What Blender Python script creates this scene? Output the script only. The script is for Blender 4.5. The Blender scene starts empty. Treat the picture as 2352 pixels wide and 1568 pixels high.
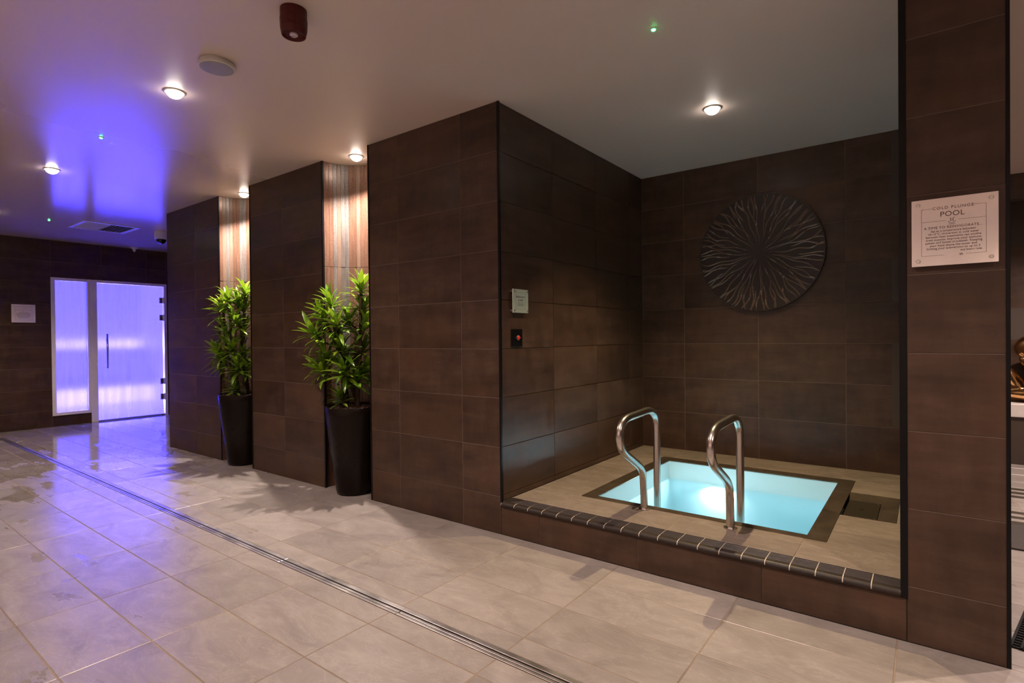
import bpy, bmesh, math, random
import numpy as np
from mathutils import Vector, Matrix

random.seed(7)
S = bpy.context.scene
C = S.collection

# ------------------------------------------------------------------ camera
cam_d = bpy.data.cameras.new('camera'); cam_d.sensor_width = 36.0; cam_d.lens = 19.2956
cam_d.clip_start = 0.05
cam = bpy.data.objects.new('camera', cam_d); C.objects.link(cam)
_r = Vector((0.79851879, 0.60188564, -0.01007026)); _u = Vector((0.00314653, 0.01255531, 0.99991623)); _f = Vector((-0.60196166, 0.79848359, -0.0081318))
cam.matrix_world = Matrix(((_r.x, _u.x, -_f.x, 0.4928), (_r.y, _u.y, -_f.y, -2.6374), (_r.z, _u.z, -_f.z, 1.2092), (0, 0, 0, 1)))
S.camera = cam
# ------------------------------------------------------------------ world, exposure
W = bpy.data.worlds.new('world'); S.world = W; W.use_nodes = True
W.node_tree.nodes['Background'].inputs[0].default_value = (0.55, 0.42, 0.36, 1)
W.node_tree.nodes['Background'].inputs[1].default_value = 0.02
S.view_settings.view_transform = 'Standard'; S.view_settings.look = 'None'
S.view_settings.gamma = 1.0; S.view_settings.use_curve_mapping = False
S.view_settings.exposure = 0.25
S.cycles.use_denoising = True
S.cycles.max_bounces = 6; S.cycles.diffuse_bounces = 3; S.cycles.glossy_bounces = 3
S.cycles.transmission_bounces = 5; S.cycles.transparent_max_bounces = 4
S.cycles.adaptive_threshold = 0.08
S.cycles.sample_clamp_indirect = 6.0
# lamp powers (watts) of the downlights and LEDs, added fill lamps included
P_ROOM, P_NICHE, P_ALCOVE = 150.0, 235.0, 172.0
WARM = (1.0, 0.79, 0.70); WARM2 = (1.0, 0.77, 0.42)
STEAM = (0.064, 0.051, 1.0)
STEAM_LED = 760.0
POOL_LED = 245.0

# ------------------------------------------------------------------ node helpers
def mat(name):
    m = bpy.data.materials.new(name); m.use_nodes = True
    nt = m.node_tree; b = nt.nodes['Principled BSDF']
    return m, nt, b
def node(nt, t, ins=None, **kw):
    n = nt.nodes.new(t)
    for k, v in kw.items(): setattr(n, k, v)
    for k, v in (ins or {}).items():
        if hasattr(v, 'is_linked') or isinstance(v, bpy.types.NodeSocket): nt.links.new(v, n.inputs[k])
        else: n.inputs[k].default_value = v
    return n
def setin(nt, n, k, v):
    if isinstance(v, bpy.types.NodeSocket): nt.links.new(v, n.inputs[k])
    else: n.inputs[k].default_value = v
def math_(nt, op, a, b=0.0, clamp=False):
    n = nt.nodes.new('ShaderNodeMath'); n.operation = op; n.use_clamp = clamp
    setin(nt, n, 0, a); setin(nt, n, 1, b); return n.outputs[0]
def ramp(nt, fac, stops, interp='LINEAR'):
    n = nt.nodes.new('ShaderNodeValToRGB'); nt.links.new(fac, n.inputs[0])
    cr = n.color_ramp; cr.interpolation = interp
    while len(cr.elements) < len(stops): cr.elements.new(0.5)
    for e, (p, c) in zip(cr.elements, stops):
        e.position = p; e.color = c if len(c) == 4 else (*c, 1)
    return n.outputs[0]
def g(v): return (v, v, v, 1)
def noise(nt, vec, scale, detail=4, rough=0.55, dist=0.0):
    n = node(nt, 'ShaderNodeTexNoise', {'Scale': scale, 'Detail': detail, 'Roughness': rough, 'Distortion': dist})
    if vec is not None: nt.links.new(vec, n.inputs['Vector'])
    return n.outputs[0]
def vscale(nt, vec, s, off=None):
    n = node(nt, 'ShaderNodeMapping'); nt.links.new(vec, n.inputs[0]); n.inputs[3].default_value = s
    if off is not None: nt.links.new(off, n.inputs[1])
    return n.outputs[0]
def objvec(nt):
    """object coordinates shifted by a per-object random amount"""
    tc = node(nt, 'ShaderNodeTexCoord'); oi = node(nt, 'ShaderNodeObjectInfo')
    k = math_(nt, 'MULTIPLY', oi.outputs['Random'], 53.0)
    v = node(nt, 'ShaderNodeVectorMath', operation='ADD'); nt.links.new(tc.outputs['Object'], v.inputs[0]); nt.links.new(k, v.inputs[1])
    return v.outputs[0], oi.outputs['Random']
def mix(nt, fac, a, b, mode='MIX'):
    n = node(nt, 'ShaderNodeMix', data_type='RGBA', blend_type=mode)
    setin(nt, n, 0, fac)
    for i, v in ((6, a), (7, b)):
        if isinstance(v, bpy.types.NodeSocket): nt.links.new(v, n.inputs[i])
        else: n.inputs[i].default_value = v if len(v) == 4 else (*v, 1)
    return n.outputs[2]
def bump(nt, b, h, strength, dist=0.002):
    n = node(nt, 'ShaderNodeBump', {'Strength': strength, 'Distance': dist}); nt.links.new(h, n.inputs['Height'])
    nt.links.new(n.outputs[0], b.inputs['Normal'])
def simple(name, col, rough=0.5, metal=0.0, spec=0.5, emit=None, es=0.0, nscale=0, namt=0.0):
    m, nt, b = mat(name)
    b.inputs['Roughness'].default_value = rough; b.inputs['Metallic'].default_value = metal
    b.inputs['Specular IOR Level'].default_value = spec
    if nscale:
        tc = node(nt, 'ShaderNodeTexCoord'); nz = noise(nt, tc.outputs['Object'], nscale)
        c = mix(nt, nz, tuple(x * (1 - namt) for x in col), tuple(min(1, x * (1 + namt)) for x in col))
        nt.links.new(c, b.inputs['Base Color'])
        nt.links.new(ramp(nt, nz, [(0.3, g(max(0.02, rough - 0.08))), (0.7, g(rough + 0.08))]), b.inputs['Roughness'])
    else: b.inputs['Base Color'].default_value = (*col, 1)
    if emit:
        b.inputs['Emission Color'].default_value = (*emit, 1); b.inputs['Emission Strength'].default_value = es
    return m

M = {}
def make_materials():
    # rust-brown metallic-look porcelain wall tile
    m, nt, b = mat('wall_tile'); v, rnd = objvec(nt)
    n1 = noise(nt, vscale(nt, v, (2.2, 9.0, 4.0)), 1.0, 6, 0.62, 0.15)
    n2 = noise(nt, vscale(nt, v, (9.0, 3.0, 4.0)), 1.6, 5, 0.6)
    n3 = noise(nt, v, 26.0, 3)
    f = math_(nt, 'ADD', math_(nt, 'MULTIPLY', n1, 0.65), math_(nt, 'MULTIPLY', n2, 0.35))
    c = ramp(nt, f, [(0.30, (0.028, 0.0150, 0.0098)), (0.5, (0.054, 0.0300, 0.0195)), (0.72, (0.090, 0.052, 0.035))])
    rust = noise(nt, v, 2.2, 3)
    c = mix(nt, ramp(nt, rust, [(0.48, g(0)), (0.70, g(0.42))]), c, (0.088, 0.044, 0.021))
    k = ramp(nt, rnd, [(0, g(0.85)), (1, g(1.14))])
    c = mix(nt, 1.0, c, k, 'MULTIPLY'); nt.links.new(c, b.inputs['Base Color'])
    r = ramp(nt, math_(nt, 'ADD', math_(nt, 'MULTIPLY', n2, 0.7), math_(nt, 'MULTIPLY', rnd, 0.25)), [(0.3, g(0.34)), (0.75, g(0.52))])
    nt.links.new(r, b.inputs['Roughness']); b.inputs['Specular IOR Level'].default_value = 0.30
    bump(nt, b, math_(nt, 'ADD', n1, math_(nt, 'MULTIPLY', n3, 0.3)), 0.12, 0.003)
    M['wall_tile'] = m
    # slate-look greige floor tile, damp and wet in patches near the steam room and along the channel
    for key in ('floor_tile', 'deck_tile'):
        m, nt, b = mat(key); v, rnd = objvec(nt)
        n1 = noise(nt, vscale(nt, v, (3.0, 5.0, 3.0)), 1.0, 6, 0.6, 1.2)
        n2 = noise(nt, vscale(nt, v, (1.2, 3.2, 1.0)), 2.0, 8, 0.7, 2.5)
        vein = ramp(nt, math_(nt, 'ABSOLUTE', math_(nt, 'SUBTRACT', n2, 0.52)), [(0.0, g(1)), (0.02, g(0))])
        n3 = noise(nt, vscale(nt, v, (14, 60, 20)), 1.0, 4, 0.6)
        base = [(0.30, (0.205, 0.178, 0.160)), (0.5, (0.265, 0.232, 0.210)), (0.7, (0.325, 0.288, 0.262))]
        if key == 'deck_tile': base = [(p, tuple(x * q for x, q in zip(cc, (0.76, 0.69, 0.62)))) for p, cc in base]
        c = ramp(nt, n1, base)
        c = mix(nt, math_(nt, 'MULTIPLY', vein, 0.18), c, (0.62, 0.55, 0.49))
        c = mix(nt, 1.0, c, ramp(nt, rnd, [(0, g(0.90)), (1, g(1.08))]), 'MULTIPLY')
        geo = node(nt, 'ShaderNodeNewGeometry'); pos = geo.outputs['Position']
        sx = node(nt, 'ShaderNodeSeparateXYZ'); nt.links.new(pos, sx.inputs[0])
        near = ramp(nt, math_(nt, 'MULTIPLY', math_(nt, 'ADD', sx.outputs[0], 9.5), 0.1), [(0.0, g(1.0)), (0.26, g(0.92)), (0.42, g(0.52)), (0.62, g(0.32)), (1.0, g(0.24))])
        wn = noise(nt, vscale(nt, pos, (1.0, 2.2, 1.0)), 1.7, 4, 0.55, 0.6)
        wet = ramp(nt, math_(nt, 'ADD', math_(nt, 'MULTIPLY', near, 0.5), wn), [(0.80, g(0)), (0.86, g(1))])
        if key == 'floor_tile':
            c = mix(nt, math_(nt, 'MULTIPLY', wet, 0.20), c, mix(nt, 1.0, c, (0.62, 0.58, 0.52), 'MULTIPLY'))
            rg = mix(nt, wet, ramp(nt, n1, [(0.3, g(0.37)), (0.7, g(0.28))]), g(0.10))
        else:
            rg = ramp(nt, n1, [(0.3, g(0.55)), (0.7, g(0.42))])
        nt.links.new(c, b.inputs['Base Color']); nt.links.new(rg, b.inputs['Roughness'])
        b.inputs['Specular IOR Level'].default_value = 0.75 if key == 'floor_tile' else 0.4
        bump(nt, b, math_(nt, 'ADD', n1, math_(nt, 'MULTIPLY', n3, 0.25)), 0.14, 0.002)
        M[key] = m
    # satin ceiling paint, beaded with condensation towards the steam room
    m, nt, b = mat('ceiling_paint')
    geo = node(nt, 'ShaderNodeNewGeometry'); pos = geo.outputs['Position']
    sx = node(nt, 'ShaderNodeSeparateXYZ'); nt.links.new(pos, sx.inputs[0])
    dx = math_(nt, 'MULTIPLY', math_(nt, 'ADD', sx.outputs[0], 9.4), 0.1)
    drops = node(nt, 'ShaderNodeTexVoronoi', {'Scale': 26.0}, feature='F1'); nt.links.new(pos, drops.inputs['Vector'])
    patch = noise(nt, vscale(nt, pos, (1.0, 1.6, 1)), 1.3, 4, 0.6)
    big = noise(nt, pos, 0.8, 3)
    damp = ramp(nt, math_(nt, 'ADD', dx, math_(nt, 'MULTIPLY', math_(nt, 'SUBTRACT', big, 0.5), 0.22)), [(0.05, g(1)), (0.40, g(0.85)), (0.72, g(0.0))], 'EASE')
    dd = ramp(nt, drops.outputs['Distance'], [(0.0, g(1)), (0.30, g(0))])
    hh = math_(nt, 'MULTIPLY', math_(nt, 'MULTIPLY', dd, damp), ramp(nt, patch, [(0.45, g(0)), (0.62, g(1))]))
    nt.links.new(ramp(nt, damp, [(0, g(0.50)), (0.8, g(0.17)), (1.0, g(0.10))]), b.inputs['Roughness'])
    b.inputs['Base Color'].default_value = (0.68, 0.555, 0.49, 1); b.inputs['Specular IOR Level'].default_value = 1.0; b.inputs['IOR'].default_value = 1.65
    wav = noise(nt, vscale(nt, pos, (0.9, 0.9, 0.9)), 2.0, 2)
    bump(nt, b, math_(nt, 'ADD', math_(nt, 'MULTIPLY', hh, 0.6), math_(nt, 'MULTIPLY', wav, 0.8)), 0.35, 0.004)
    M['ceiling'] = m
    # niche strips
    for key, lo, hi, metal, rg, bs in (('copper_strip', (0.10, 0.050, 0.032), (0.19, 0.105, 0.071), 0.25, 0.30, 0.2),
                                        ('pewter_strip', (0.095, 0.080, 0.073), (0.21, 0.185, 0.170), 0.25, 0.30, 0.8),
                                        ('sand_strip', (0.13, 0.082, 0.058), (0.21, 0.142, 0.106), 0.15, 0.34, 0.3)):
        m, nt, b = mat(key); v, rnd = objvec(nt)
        n1 = noise(nt, vscale(nt, v, (40, 40, 3.5)), 1.0, 6, 0.65); n2 = noise(nt, v, 120.0, 3)
        nt.links.new(ramp(nt, n1, [(0.3, lo), (0.72, hi)]), b.inputs['Base Color'])
        b.inputs['Metallic'].default_value = metal
        nt.links.new(ramp(nt, n2, [(0.3, g(rg - 0.08)), (0.7, g(rg + 0.14))]), b.inputs['Roughness'])
        bump(nt, b, n2, bs, 0.0015); M[key] = m
    M['wall_grout'] = simple('wall_grout', (0.135, 0.10, 0.08), 0.8, nscale=40, namt=0.3)
    M['floor_grout'] = simple('floor_grout', (0.23, 0.175, 0.125), 0.8, nscale=1.3, namt=0.9)
    M['plaster_dark'] = simple('plaster_dark', (0.05, 0.034, 0.026), 0.6, nscale=4, namt=0.3)
    M['plaster_pale'] = simple('plaster_pale', (0.70, 0.58, 0.50), 0.6, nscale=4, namt=0.1)
    M['black_trim'] = simple('black_trim', (0.004, 0.004, 0.0045), 0.35, 0.0, 0.18, nscale=8, namt=0.2)
    M['steel'] = simple('steel', (0.66, 0.63, 0.61), 0.34, 1.0, nscale=6, namt=0.08)
    m, nt, b = mat('brushed_steel'); tc = node(nt, 'ShaderNodeTexCoord')
    nz = noise(nt, vscale(nt, tc.outputs['Object'], (8, 8, 8)), 1.0, 2)
    nt.links.new(ramp(nt, nz, [(0.3, (0.56, 0.51, 0.47)), (0.7, (0.62, 0.57, 0.53))]), b.inputs['Base Color'])
    b.inputs['Metallic'].default_value = 1.0
    nt.links.new(ramp(nt, nz, [(0.3, g(0.25)), (0.7, g(0.26))]), b.inputs['Roughness']); M['brushed'] = m
    m, nt, b = mat('pool_rim_steel'); tc = node(nt, 'ShaderNodeTexCoord')
    nz = noise(nt, tc.outputs['Object'], 9.0, 4); vo = node(nt, 'ShaderNodeTexVoronoi', {'Scale': 70.0}); nt.links.new(tc.outputs['Object'], vo.inputs['Vector'])
    nt.links.new(ramp(nt, nz, [(0.3, (0.13, 0.10, 0.068)), (0.7, (0.24, 0.19, 0.135))]), b.inputs['Base Color'])
    b.inputs['Metallic'].default_value = 0.75; b.inputs['Roughness'].default_value = 0.3
    bump(nt, b, ramp(nt, vo.outputs['Distance'], [(0.0, g(1)), (0.35, g(0))]), 0.5, 0.002); M['rim'] = m
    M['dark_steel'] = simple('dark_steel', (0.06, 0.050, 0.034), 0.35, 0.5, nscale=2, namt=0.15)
    M['pool_liner'] = simple('pool_liner', (0.50, 0.665, 0.695), 0.45, 0.0, nscale=5, namt=0.06)
    m, nt, b = mat('water'); geo = node(nt, 'ShaderNodeNewGeometry')
    b.inputs['Base Color'].default_value = (0.80, 0.95, 0.97, 1); b.inputs['Transmission Weight'].default_value = 1.0
    b.inputs['IOR'].default_value = 1.33; b.inputs['Roughness'].default_value = 0.24
    wv = noise(nt, geo.outputs['Position'], 5.0, 2); bump(nt, b, wv, 0.12, 0.01); M['water'] = m
    M['pool_lamp'] = simple('pool_lamp', (0.8, 0.9, 0.95), 0.3, emit=(0.68, 0.92, 1.0), es=POOL_LED)
    # steam-room pane: fogged and streaked glass
    m, nt, b = mat('fogged_glass'); nt.nodes.remove(b)
    geo = node(nt, 'ShaderNodeNewGeometry'); pos = geo.outputs['Position']
    st = noise(nt, vscale(nt, pos, (6, 12, 0.45)), 1.0, 5, 0.6); cl = noise(nt, vscale(nt, pos, (1, 2.2, 1.5)), 1.0, 3)
    sz = node(nt, 'ShaderNodeSeparateXYZ'); nt.links.new(pos, sz.inputs[0])
    low = ramp(nt, math_(nt, 'MULTIPLY', sz.outputs[2], 0.5), [(0.25, g(0.20)), (0.75, g(0.0))])
    clear = ramp(nt, math_(nt, 'ADD', math_(nt, 'MULTIPLY', st, 0.7), math_(nt, 'ADD', math_(nt, 'MULTIPLY', cl, 0.3), math_(nt, 'MULTIPLY', low, 0.35))), [(0.42, g(0.58)), (0.66, g(0.76))])
    tr = node(nt, 'ShaderNodeBsdfTranslucent', {'Color': (0.86, 0.86, 0.95, 1)})
    rf = node(nt, 'ShaderNodeBsdfRefraction', {'Color': (0.93, 0.93, 1, 1), 'Roughness': 0.24, 'IOR': 1.30})
    gl = node(nt, 'ShaderNodeBsdfGlossy', {'Color': (1, 1, 1, 1), 'Roughness': 0.12})
    m1 = node(nt, 'ShaderNodeMixShader'); nt.links.new(clear, m1.inputs[0]); nt.links.new(tr.outputs[0], m1.inputs[1]); nt.links.new(rf.outputs[0], m1.inputs[2])
    fr = node(nt, 'ShaderNodeFresnel', {'IOR': 1.45}); m2 = node(nt, 'ShaderNodeMixShader')
    nt.links.new(math_(nt, 'MULTIPLY', fr.outputs[0], 0.6), m2.inputs[0]); nt.links.new(m1.outputs[0], m2.inputs[1]); nt.links.new(gl.outputs[0], m2.inputs[2])
    nt.links.new(m2.outputs[0], nt.nodes['Material Output'].inputs[0]); M['fogged'] = m
    M['steam_tile'] = simple('steam_tile', (0.72, 0.72, 0.76), 0.3, nscale=6, namt=0.05)
    M['steam_led'] = simple('steam_led', (0.6, 0.6, 0.8), 0.4, emit=STEAM, es=STEAM_LED)
    M['white_frame'] = simple('white_frame', (0.80, 0.76, 0.77), 0.4, nscale=5, namt=0.06)
    M['white_plastic'] = simple('white_plastic', (0.62, 0.60, 0.56), 0.35, nscale=8, namt=0.05)
    M['grey_plastic'] = simple('grey_plastic', (0.33, 0.32, 0.34), 0.5, nscale=8, namt=0.08)
    M['dark_hole'] = simple('dark_hole', (0.010, 0.009, 0.010), 0.6, nscale=8, namt=0.2)
    M['smoked_dome'] = simple('smoked_dome', (0.006, 0.006, 0.007), 0.05, nscale=8, namt=0.2)
    M['red_plastic'] = simple('red_plastic', (0.065, 0.004, 0.003), 0.4, 0.0, 0.3, nscale=10, namt=0.1)
    M['clear_lens'] = simple('clear_lens', (0.55, 0.45, 0.5), 0.08, nscale=40, namt=0.4)
    M['button_red'] = simple('button_red', (0.62, 0.02, 0.015), 0.25, emit=(1.0, 0.05, 0.02), es=0.04, nscale=30, namt=0.05)
    M['led_green'] = simple('led_green', (0.1, 0.6, 0.2), 0.3, emit=(0.03, 1.0, 0.16), es=26.0)
    M['lamp_white'] = simple('lamp_white', (0.9, 0.9, 0.9), 0.3, emit=(1.0, 0.88, 0.76), es=30.0)
    for k in ('lamp_white', 'led_green', 'button_red'): M[k].cycles.emission_sampling = 'NONE'
    M['lamp_trim'] = simple('lamp_trim', (0.55, 0.50, 0.45), 0.3, 0.6, nscale=12, namt=0.05)
    M['sign_glass'] = simple('sign_glass', (0.95, 0.85, 0.80), 0.06, 0.25, nscale=3, namt=0.03)
    M['sign_glass_green'] = simple('sign_glass_green', (0.40, 0.46, 0.39), 0.10, nscale=3, namt=0.03)
    M['sign_ink'] = simple('sign_ink', (0.075, 0.04, 0.03), 0.5, nscale=30, namt=0.1)
    M['sign_ink_grey'] = simple('sign_ink_grey', (0.07, 0.07, 0.065), 0.5, nscale=30, namt=0.1)
    M['pot'] = simple('pot', (0.008, 0.0048, 0.0030), 0.30, spec=0.14, nscale=5, namt=0.2)
    M['pebble'] = simple('pebble', (0.10, 0.045, 0.028), 0.7, nscale=50, namt=0.5)
    M['bark'] = simple('bark', (0.055, 0.032, 0.018), 0.8, nscale=40, namt=0.5)
    m, nt, b = mat('leaf'); tc = node(nt, 'ShaderNodeTexCoord'); oi = node(nt, 'ShaderNodeObjectInfo')
    nz = noise(nt, vscale(nt, tc.outputs['Object'], (60, 6, 60)), 1.0, 3)
    f = math_(nt, 'ADD', math_(nt, 'MULTIPLY', nz, 0.5), math_(nt, 'MULTIPLY', oi.outputs['Random'], 0.5))
    nt.links.new(ramp(nt, f, [(0.25, (0.075, 0.17, 0.012)), (0.55, (0.18, 0.33, 0.02)), (0.8, (0.34, 0.46, 0.035))]), b.inputs['Base Color'])
    b.inputs['Roughness'].default_value = 0.28
    tl = node(nt, 'ShaderNodeBsdfTranslucent', {'Color': (0.22, 0.36, 0.015, 1)}); ms = node(nt, 'ShaderNodeMixShader', {0: 0.22})
    nt.links.new(b.outputs[0], ms.inputs[1]); nt.links.new(tl.outputs[0], ms.inputs[2]); nt.links.new(ms.outputs[0], nt.nodes['Material Output'].inputs[0])
    M['leaf'] = m
    M['nosing'] = simple('nosing', (0.026, 0.019, 0.016), 0.45, 0.0, 0.3, nscale=25, namt=0.35)
    M['nosing_grout'] = simple('nosing_grout', (0.55, 0.46, 0.36), 0.8, nscale=20, namt=0.2)
    M['art'] = simple('art', (0.017, 0.0115, 0.0095), 0.42, 0.0, 0.35, nscale=14, namt=0.3)
    M['art_ridge'] = simple('art_ridge', (0.135, 0.092, 0.070), 0.24, 0.0, 0.9, nscale=14, namt=0.2)
    M['gold'] = simple('gold', (0.62, 0.36, 0.15), 0.16, 1.0, nscale=6, namt=0.1)
    M['marble'] = simple('marble', (0.70, 0.64, 0.60), 0.3, nscale=4, namt=0.18)
    M['cabinet'] = simple('cabinet', (0.055, 0.036, 0.026), 0.45, nscale=5, namt=0.3)
    M['sheet_dark'] = simple('sheet_dark', (0.030, 0.020, 0.015), 0.7, nscale=40, namt=0.4)
make_materials()

# ------------------------------------------------------------------ object helpers
def link(name, me, m=None, parent=None, loc=None, smooth=False):
    if isinstance(me, bmesh.types.BMesh):
        bmsh = me; me = bpy.data.meshes.new(name); bmsh.normal_update(); bmsh.to_mesh(me); bmsh.free()
    if m and not me.materials: me.materials.append(M[m])
    if smooth:
        for p in me.polygons: p.use_smooth = True
    o = bpy.data.objects.new(name, me); C.objects.link(o)
    if parent: o.parent = parent
    if loc is not None: o.location = loc
    return o
def tag(o, label, cat, group=None, kind=None):
    o['label'] = label; o['category'] = cat
    if group: o['group'] = group
    if kind: o['kind'] = kind
    return o
def thing(name, label, cat, loc=(0, 0, 0), group=None, kind=None):
    o = bpy.data.objects.new(name, None); C.objects.link(o); o.location = loc; o.empty_display_size = 0.1
    return tag(o, label, cat, group, kind)
def box(bm, lo, hi, bev=0.0):
    vs = [bm.verts.new((x, y, z)) for x in (lo[0], hi[0]) for y in (lo[1], hi[1]) for z in (lo[2], hi[2])]
    fs = [bm.faces.new([vs[i] for i in q]) for q in ((0, 1, 3, 2), (4, 6, 7, 5), (0, 4, 5, 1), (2, 3, 7, 6), (0, 2, 6, 4), (1, 5, 7, 3))]
    if bev:
        es = list({e for f in fs for e in f.edges})
        bmesh.ops.bevel(bm, geom=es, offset=bev, segments=2, affect='EDGES', profile=0.5)
    return bm
def B(*boxes, bev=0.0):
    bm = bmesh.new()
    for lo, hi in boxes: box(bm, lo, hi, bev)
    return bm
def lathe(bm, prof, seg=32, cx=0.0, cy=0.0, axis='z', cap=True):
    rings = []
    for r, z in prof:
        ring = []
        for i in range(seg):
            a = 2 * math.pi * i / seg
            p = (cx + r * math.cos(a), cy + r * math.sin(a), z)
            if axis == 'y': p = (cx + r * math.cos(a), z, cy + r * math.sin(a))
            if axis == 'x': p = (z, cx + r * math.cos(a), cy + r * math.sin(a))
            ring.append(bm.verts.new(p))
        rings.append(ring)
    for a, b in zip(rings, rings[1:]):
        for i in range(seg): bm.faces.new((a[i], a[(i + 1) % seg], b[(i + 1) % seg], b[i]))
    if cap:
        bm.faces.new(rings[0][::-1]); bm.faces.new(rings[-1])
    bmesh.ops.recalc_face_normals(bm, faces=bm.faces)
    return bm
def L(prof, **k): return lathe(bmesh.new(), prof, **k)
def spline(pts, n=8):
    P = [Vector(p) for p in pts]; P = [P[0] * 2 - P[1]] + P + [P[-1] * 2 - P[-2]]; out = []
    for i in range(1, len(P) - 2):
        a, b, c, d = P[i - 1:i + 3]
        for k in range(n):
            t = k / n
            out.append(0.5 * ((2 * b) + (c - a) * t + (2 * a - 5 * b + 4 * c - d) * t * t + (3 * b - a - 3 * c + d) * t ** 3))
    out.append(P[-2].copy()); return out
def tube(bm, pts, rad, seg=12):
    pts = [Vector(p) for p in pts]; n = len(pts); rings = []; up = None
    for i, p in enumerate(pts):
        d = (pts[min(i + 1, n - 1)] - pts[max(i - 1, 0)]).normalized()
        if up is None: up = d.orthogonal().normalized()
        up = (up - d * up.dot(d)).normalized(); sd = d.cross(up)
        r = rad[i] if isinstance(rad, (list, tuple)) else rad
        rings.append([bm.verts.new(p + (up * math.cos(2 * math.pi * k / seg) + sd * math.sin(2 * math.pi * k / seg)) * r) for k in range(seg)])
    for a, b in zip(rings, rings[1:]):
        for k in range(seg): bm.faces.new((a[k], a[(k + 1) % seg], b[(k + 1) % seg], b[k]))
    bm.faces.new(rings[0][::-1]); bm.faces.new(rings[-1]); bmesh.ops.recalc_face_normals(bm, faces=bm.faces)
    return bm
_tile = {}
def tile_mesh(w, h, t, m):
    k = (round(w, 3), round(h, 3), round(t, 3), m)
    if k in _tile: return _tile[k]
    c = 0.0012; w2, h2 = w / 2, h / 2; V = []
    for dw, z in ((0, -t), (0, -c), (c, 0)):
        V += [(-w2 + dw, -h2 + dw, z), (w2 - dw, -h2 + dw, z), (w2 - dw, h2 - dw, z), (-w2 + dw, h2 - dw, z)]
    F = [(8, 9, 10, 11)]
    for a in (0, 4):
        for i in range(4): j = (i + 1) % 4; F.append((a + i, a + j, a + 4 + j, a + 4 + i))
    me = bpy.data.meshes.new('tile'); me.from_pydata(V, [], F); me.materials.append(M[m]); _tile[k] = me
    return me
def put_tile(parent, frame, u0, u1, v0, v1, m='wall_tile', gap=0.003, t=0.011, name='tile', jit=0.00015):
    """frame = (origin, u, v, n): tile face in the plane of origin"""
    o0, u, v, n = frame
    w, h = u1 - u0 - gap, v1 - v0 - gap
    if w < 0.012 or h < 0.012: return
    c = o0 + u * ((u0 + u1) / 2) + v * ((v0 + v1) / 2) + n * random.uniform(-jit, jit)
    o = bpy.data.objects.new(name, tile_mesh(w, h, t, m)); C.objects.link(o)
    mw = Matrix(((u.x, v.x, n.x, c.x), (u.y, v.y, n.y, c.y), (u.z, v.z, n.z, c.z), (0, 0, 0, 1)))
    o.parent = parent; o.matrix_parent_inverse = Matrix.Identity(4)
    o.matrix_local = parent.matrix_basis.inverted() @ mw
    return o
def splits(lo, hi, base, step):
    k = math.ceil((lo - base) / step - 1e-6); s = [lo]
    while base + k * step < hi - 1e-6:
        x = base + k * step
        if x > lo + 1e-6: s.append(x)
        k += 1
    return s + [hi]
X, Y, Z = Vector((1, 0, 0)), Vector((0, 1, 0)), Vector((0, 0, 1)); O = Vector((0, 0, 0))
H = 2.65; XL = -9.417; XE = -1.591; YB = 2.127; ZD = 0.2
ZROW = [0, 0.23, 0.532, 0.835, 1.136, 1.44, 1.744, 2.047, 2.35, H]
def fr_front(y=0.0): return (Vector((0, y, 0)), X, Z, -Y)
def fr_east(x): return (Vector((x, 0, 0)), Y, Z, X)      # faces +x
def fr_west(x): return (Vector((x, 0, 0)), -Y, Z, -X)
def fr_floor(z): return (Vector((0, 0, z)), X, Y, Z)
def tile_wall(parent, frame, us, vs=ZROW, skip=None, m='wall_tile'):
    for a, b in zip(us, us[1:]):
        for c, d in zip(vs, vs[1:]):
            if skip and skip(a, b, c, d): continue
            put_tile(parent, frame, a, b, c, d, m)
def structure(name, bm, m, label, cat):
    return tag(link(name, bm, m), label, cat, kind='structure')

# ------------------------------------------------------------------ floor
D0, D1 = -1.040, -0.972          # channel drain opening
floor = structure('floor', B(((-13, -6.2, -0.14), (XL - 0.1, 2.6, -0.03)), ((XL - 0.1, -6.2, -0.14), (4.4, 0.0, -0.028)), ((XL, 0.0, -0.14), (-6.4, 1.7, -0.0015)), ((-5.2, 0.0, -0.14), (-2.8, 0.36, -0.0015)), ((0.727, 0.0, -0.14), (4.4, 5.2, -0.0015)),
    ((XL, -6.2, -0.028), (4.4, D0, -0.0015)), ((XL, D1, -0.028), (4.4, 0.0, -0.0015)), ((XL, D0, -0.028), (-8.86, D1, -0.0015))),
    'floor_grout', 'greige slate-look tiled floor, wet and purple by the steam door', 'floor')
FX = splits(XL, 4.2, -0.80, 0.6); FY = splits(-6.2, 0.0, -0.26, 0.3)
far_bm = bmesh.new()
def floor_cell(a, b, c, d, near):
    if near: put_tile(floor, fr_floor(0), a, b, c, d, 'floor_tile', gap=0.0052)
    else: box(far_bm, (a + 0.002, c + 0.002, -0.011), (b - 0.002, d - 0.002, 0))
for a, b in zip(FX, FX[1:]):
    for c, d in zip(FY, FY[1:]):
        near = a < 0.9 and d > -2.6 and not (a > -1.9 and d < -1.7)
        if c < D0 < D1 < d:
            if b <= -8.86: floor_cell(a, b, c, d, near)
            else:
                floor_cell(a, b, c, D0, near); floor_cell(a, b, D1, d, near)
        else: floor_cell(a, b, c, d, near)
for a, b in zip(*(lambda s: (s, s[1:]))(splits(XL, -6.4, -0.80, 0.6))):
    for c, d in zip(*(lambda s: (s, s[1:]))(splits(0.0, 1.6, -0.26, 0.3))): floor_cell(a, b, c, d, True)
for nx0, nx1 in ((-5.17, -4.55), (-3.41, -2.82)):
    floor_cell(nx0, nx1, 0.0, 0.34, True)
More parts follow.
